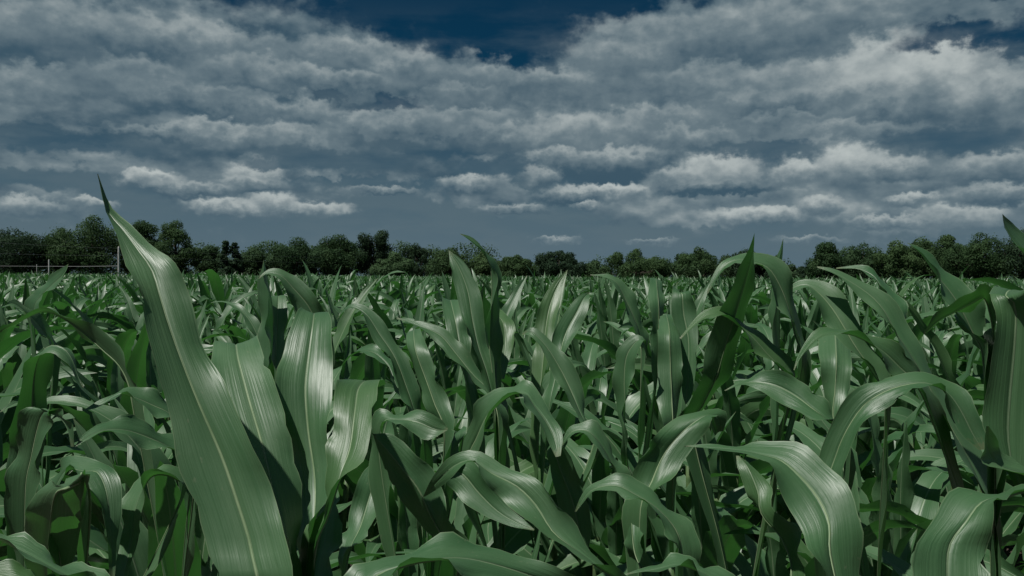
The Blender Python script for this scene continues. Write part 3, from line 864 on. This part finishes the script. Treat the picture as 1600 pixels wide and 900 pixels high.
def traced_edges(st, d, u):
    n = len(st)
    rows = []
    for i, s in enumerate(st):
        dep = s[4] if len(s) > 4 else d[0] + (d[1] - d[0]) * i / (n - 1)
        rows.append((s[0], s[1], s[2], s[3], dep))
    wm = np.array([math.hypot(r[2] - r[0], r[3] - r[1]) * r[4] / F for r in rows])
    wmax = min(0.092, max(0.052, wm.max()))
    sl = np.linspace(0, 1, n)
    tgt = wmax * np.clip(np.power(sl * 2.2, 0.75), 0, 1) * 0.9
    tgt[0] = wm[0]
    deficit = np.sqrt(np.maximum(tgt ** 2 - wm ** 2, 0)) / 2
    sg = sum((r[3] - r[1]) * (0.02 + df) for r, df in zip(rows, deficit))
    sg = (1.0 if sg >= 0 else -1.0) * u
    A, B = [], []
    for r, df in zip(rows, deficit):
        df = min(df, 0.035)
        A.append(at(r[0], r[1], r[4] + sg * df)); B.append(at(r[2], r[3], r[4] - sg * df))
    return np.array(A), np.array(B)


def stalk_mesh(name, h, rng, r0=0.012, seg=10, n=9):
    zs = np.linspace(-0.05, h, seg)
    pts = [(0.004 * math.sin(z * 5), 0.004 * math.cos(z * 4), z) for z in zs]
    rad = []
    for i, z in enumerate(zs):
        rad.append(r0 * (1.15 - 0.45 * z / h) * (1.0 if i % 2 else 1.12))
    v, f = tube(pts, rad, n)
    uv = np.tile(np.array([[0.3, 0.5]]), (len(v), 1))
    return mesh_from(name, v, f, M_STALK, uv)


def build_traced():
    for key, (px, dep, label) in PLANTS.items():
        rng = np.random.default_rng(ord(key) * 7)
        g = at(px, 900, dep)
        base = np.array([g.x, g.y, 0.0])
        root = link('corn_plant', None, loc=base)
        root.empty_display_size = 0.1
        tag(root, label, 'corn plant', 'corn plants close to the camera')
        ztop = 0.9
        ups = []
        for lf in [l for l in LEAVES if l[0] == key]:
            st, o = lf[1], lf[2]
            u = o.get('u', 1)
            A, B = traced_edges(st, o['d'], u)
            # carry the blade on down to its collar on the stalk
            lc = (A[-1] + B[-1]) / 2
            za = max(0.55, min(lc[2] - 0.16 - 0.5 * abs(lc[0] - base[0]), 1.12))
            ac = B[-1] - A[-1]
            ac[2] *= 0.3
            ac /= np.linalg.norm(ac) + 1e-9
            S = np.array([base[0], base[1], za])
            w1 = np.linalg.norm(B[-1] - A[-1])
            mid = lc * 0.42 + S * 0.58
            mid[2] = mid[2] * 0.9 + lc[2] * 0.1
            wm = min(w1 * .3 + .004, .014)
            A = np.vstack([A, mid - ac * wm, S - ac * .007])
            B = np.vstack([B, mid + ac * wm, S + ac * .007])
            ztop = max(ztop, za + 0.02)
            n = 44
            E = catmull(np.hstack([A, B]), n)
            A2, B2 = E[:, :3] - base, E[:, 3:] - base
            # which way does the shown side face
            C = (A2 + B2) / 2 + base
            N = np.cross(np.gradient(C, axis=0), B2 - A2)
            view = np.array([0, 0, CAM_H]) - C
            k = int(n * 0.85)
            up = 1.0 if np.sum((N * view)[:k]) > 0 else -1.0
            v, f, uv = blade(A2, B2, 11, o.get('fold', .11), 0.0085, rng, up * u, 0.0012)
            lo = link('leaf', mesh_from('leaf', v, f, M_LEAF, uv), root)
            cl = v.reshape(n, 11, 3)[:, 5]
            i0 = int(n * 0.16)
            wl = np.linalg.norm(B2 - A2, axis=1)
            rr = np.clip(wl * 0.020, 0.0003, 0.0015) * np.clip((np.arange(n) - i0) / (n * .3), 0.15, 1)
            rv, rf = tube(cl[i0:], rr[i0:], 6)
            link('midrib', mesh_from('midrib', rv, rf, M_RIB), lo)
        # the lower leaves of the same plant
        a0 = rng.uniform(0, 6.28)
        for i in range(3):
            A, B = auto_leaf(rng, a0 + i * math.pi + rng.uniform(-.4, .4), 0.35 + 0.17 * i, rng.uniform(.55, .7), rng.uniform(.06, .075),
                             rng.uniform(.45, .7), rng.uniform(1.9, 2.5), rng.uniform(-.4, .4))
            v, f, uv = blade(A, B, 7, .12, .006, rng, -1.0)
            link('leaf', mesh_from('leaf', v, f, M_LEAF, uv), root)
        link('stalk', stalk_mesh('stalk', ztop, rng), root)


build_traced()


# ------------------------------------------------------------------ corn plants of the field
def plant_leaves(rng):
    """edge lines of all the leaves of one plant, lowest first"""
    out = []
    a0 = rng.uniform(0, 6.28)
    n = 9
    for i in range(n):
        f = i / (n - 1)
        phi = a0 + i * math.pi + rng.normal(0, 0.45)
        z = 0.22 + 0.86 * f ** 0.95
        L = (0.54 + 0.28 * math.sin(math.pi * (0.2 + 0.72 * f))) * rng.uniform(.85, 1.1)
        W = (0.072 + 0.028 * math.sin(math.pi * (0.15 + 0.70 * f))) * rng.uniform(.9, 1.12)
        th0 = rng.uniform(0.40, 0.70) * (1.15 - 0.70 * f)
        th1 = rng.uniform(1.9, 3.0) * (1.06 - 0.25 * f)
        p = rng.uniform(1.2, 2.2)
        if f > 0.8:
            th1 = rng.choice([rng.uniform(.3, .9), rng.uniform(1.6, 2.6), rng.uniform(1.6, 2.6)])
            W *= .9
        out.append((auto_leaf(rng, phi, z, L, W, th0, th1, rng.normal(0, .85), rng.normal(0, .4), p), 0.10 if f < .8 else .16))
    # rolled young leaf in the whorl
    out.append((auto_leaf(rng, rng.uniform(0, 6.28), 1.08, rng.uniform(.30, .48), .050, .10, rng.uniform(.3, 1.0), rng.normal(0, .5)), .34))
    return out


def thin(E, k):
    A, B = E
    i = np.linspace(0, len(A) - 1, k).round().astype(int)
    return A[i], B[i]


PROTO = []
FAR = []
NP = 12
for pi in range(NP):
    rng = np.random.default_rng(300 + pi)
    lv = plant_leaves(rng)
    meshes = []
    FV, FF, FU, nb = [], [], [], 0
    for E, fold in lv:
        v, f, uv = blade(*E, 7, fold, 0.011, rng, -1.0, 0.001)
        meshes.append(mesh_from('leaf', v, f, M_LEAF, uv))
    for E, fold in lv[3:]:
        v, f, uv = blade(*thin(E, 9), 3, fold, 0.0, rng, -1.0)
        FV.append(v); FF.append(f + nb); FU.append(uv); nb += len(v)
    PROTO.append((stalk_mesh('stalk', 1.12, rng), meshes))
    v, f = tube([(0, 0, 0), (0, 0, 1.1)], [.014, .008], 4)
    FV.append(v); FF.append(f + nb); FU.append(np.tile([[.3, .5]], (len(v), 1)))
    me = mesh_from('far_corn', np.concatenate(FV), np.concatenate(FF), M_LEAF, np.concatenate(FU))
    FAR.append(bpy.data.objects.new('far_corn_source', me))


def field_points():
    rng = np.random.default_rng(9)
    ang = math.radians(24)
    ca, sa = math.cos(ang), math.sin(ang)
    pts = []

    def grid(row, step, y0, y1, half):
        R = y1 * 1.5
        rr = np.arange(-R, R, row); ss = np.arange(-R, R, step)
        a, b = np.meshgrid(rr, ss)
        a = a + rng.normal(0, .06, a.shape); b = b + rng.uniform(-.08, .08, b.shape)
        x = a * ca - b * sa; y = a * sa + b * ca
        dd = y
        k = (dd > y0) & (dd <= y1) & (np.abs(x) < dd * half + 0.6)
        return np.stack([x[k], y[k]], -1)
    near = grid(.60, .19, 1.15, 48, .70)
    far = grid(.8, .25, 48, 116, .70)
    return near, far, rng


near_pts, far_pts, frng = field_points()
order = np.argsort(near_pts[:, 1])
near_pts = near_pts[order]
# keep clear of the traced stalks
hero_xy = np.array([[at(px, 900, d).x, at(px, 900, d).y] for px, d, _ in PLANTS.values()])
dmin = np.min(np.linalg.norm(near_pts[:, None, :] - hero_xy[None], axis=2), axis=1)
near_pts = near_pts[dmin > 0.16]
in_view = np.abs(near_pts[:, 0]) < near_pts[:, 1] * 0.64 + 0.1
NEAR_N = 268
sel = np.where(in_view)[0][:NEAR_N]
mask = np.zeros(len(near_pts), bool)
mask[sel] = True


MARKS = [(30, 'the left-edge tree'), (120, 'the shorter white post'), (235, 'the tallest white post'), (320, 'the tall feathery tree'), (385, 'the two spruces'),
         (445, 'the low olive-green tree'), (510, 'the wide olive-green tree'), (560, 'the tall dark middle tree'),
         (625, 'the twin-topped tree'), (690, 'the sparse open-crowned tree'), (770, 'the thin curling leaf tip'),
         (845, 'the small round middle tree'), (925, 'the compact dark round tree'), (1045, 'the broad dome-shaped tree'),
         (1135, 'the tree beside the spike leaf'), (1235, 'the dark spike leaf'), (1330, 'the gap in the treeline'),
         (1430, 'the striped pointed leaf'), (1500, 'the second-largest wood tree'), (1560, 'the largest round tree'), (9999, 'the right-edge tree')]
ORD = ['leftmost', 'second from left', 'third from left', 'fourth from left', 'fifth from left', 'sixth from left', 'seventh from left',
       'eighth from left', 'ninth from left', 'tenth from left', 'eleventh from left', 'twelfth from left', 'thirteenth from left', 'fourteenth from left',
       'fifteenth from left', 'sixteenth from left', 'seventeenth from left', 'eighteenth from left', 'nineteenth from left', 'twentieth from left']
cells = {}
for i in sel:
    x, y = near_pts[i]
    px = 800 + F * x / y
    m = next(t for lim, t in MARKS if px < lim)
    band = 'low shaded' if y < 2.3 else 'nearer' if y < 3.2 else 'mid-distance' if y < 4.2 else 'farther'
    cells.setdefault((m, band), []).append((px, i))
LABEL = {}
for (m, band), lst in cells.items():
    lst.sort()
    for k, (px, i) in enumerate(lst):
        one = 'only' if len(lst) == 1 else ORD[min(k, 19)] if k < len(lst) - 1 else 'rightmost'
        LABEL[i] = (f'{one} of the {band} corn plants below {m}' if len(lst) > 1 else f'{band} corn plant standing below {m}',
                    f'{band} corn plants of the crowded rows')


for i in sel:
    x, y = near_pts[i]
    r = np.random.default_rng(5000 + int(i))
    st, ms = PROTO[r.integers(NP)]
    root = link('corn_plant', None, loc=(x, y, 0))
    root.rotation_euler = (r.normal(0, .05), r.normal(0, .05), r.uniform(0, 6.28))
    s = r.uniform(.93, 1.08)
    wide = s * r.uniform(.95, 1.12)
    if y < 1.7:
        s *= .84
    elif y < 2.4:
        s *= .92
    elif y < 3.2:
        s *= .97
    root.scale = (wide, wide, s)
    root.empty_display_size = .1
    lb, g = LABEL[i]
    tag(root, lb, 'corn plant', g)
    link('stalk', st, root)
    for me in ms:
        link('leaf', me, root)

# the crop beyond, too many to count
rest = np.concatenate([near_pts[~mask & (near_pts[:, 1] > 2.0)], far_pts])
n = len(rest)
me = bpy.data.meshes.new('corn_crop')
me.vertices.add(n)
me.vertices.foreach_set('co', np.column_stack([rest, np.zeros(n)]).astype(np.float32).ravel())
far_flag = rest[:, 1] > 48
a = me.attributes.new('rotz', 'FLOAT', 'POINT'); a.data.foreach_set('value', frng.uniform(0, 6.28, n).astype(np.float32))
a = me.attributes.new('tilt', 'FLOAT', 'POINT'); a.data.foreach_set('value', frng.normal(0, .06, n).astype(np.float32))
sc = frng.normal(1.0, .07, n) * np.where(far_flag, 1.0, 1.0)
a = me.attributes.new('size', 'FLOAT', 'POINT'); a.data.foreach_set('value', sc.astype(np.float32))
a = me.attributes.new('wide', 'FLOAT', 'POINT'); a.data.foreach_set('value', (sc * np.where(far_flag, 1.2, 1.08)).astype(np.float32))
a = me.attributes.new('pick', 'INT', 'POINT'); a.data.foreach_set('value', frng.integers(0, NP, n).astype(np.int32))
me.materials.append(M_LEAF)
crop = link('corn_crop', me)
tag(crop, 'dense green corn crop stretching away to the treeline', 'corn crop', kind='stuff')
ng = bpy.data.node_groups.new('corn_crop', 'GeometryNodeTree')
ng.interface.new_socket('Geometry', in_out='INPUT', socket_type='NodeSocketGeometry')
ng.interface.new_socket('Geometry', in_out='OUTPUT', socket_type='NodeSocketGeometry')
gi = ng.nodes.new('NodeGroupInput'); go = ng.nodes.new('NodeGroupOutput')
iop = ng.nodes.new('GeometryNodeInstanceOnPoints')
g2i = ng.nodes.new('GeometryNodeGeometryToInstance')
for o in reversed(FAR):
    oi = ng.nodes.new('GeometryNodeObjectInfo')
    oi.inputs['Object'].default_value = o
    ng.links.new(oi.outputs['Geometry'], g2i.inputs[0])


def named(nm, t='FLOAT'):
    nd = ng.nodes.new('GeometryNodeInputNamedAttribute')
    nd.data_type = t
    nd.inputs['Name'].default_value = nm
    return nd.outputs['Attribute']


cx = ng.nodes.new('ShaderNodeCombineXYZ')
ng.links.new(named('tilt'), cx.inputs[0]); ng.links.new(named('tilt'), cx.inputs[1]); ng.links.new(named('rotz'), cx.inputs[2])
cz = ng.nodes.new('ShaderNodeCombineXYZ')
wd = named('wide')
ng.links.new(wd, cz.inputs[0]); ng.links.new(wd, cz.inputs[1]); ng.links.new(named('size'), cz.inputs[2])
ng.links.new(gi.outputs[0], iop.inputs['Points'])
ng.links.new(g2i.outputs[0], iop.inputs['Instance'])
iop.inputs['Pick Instance'].default_value = True
ng.links.new(named('pick', 'INT'), iop.inputs['Instance Index'])
ng.links.new(cx.outputs[0], iop.inputs['Rotation'])
ng.links.new(cz.outputs[0], iop.inputs['Scale'])
ng.links.new(iop.outputs[0], go.inputs[0])
md = crop.modifiers.new('crop', 'NODES')
md.node_group = ng
print('crop instances', n, 'near', len(sel), 'max y', near_pts[sel][:, 1].max())
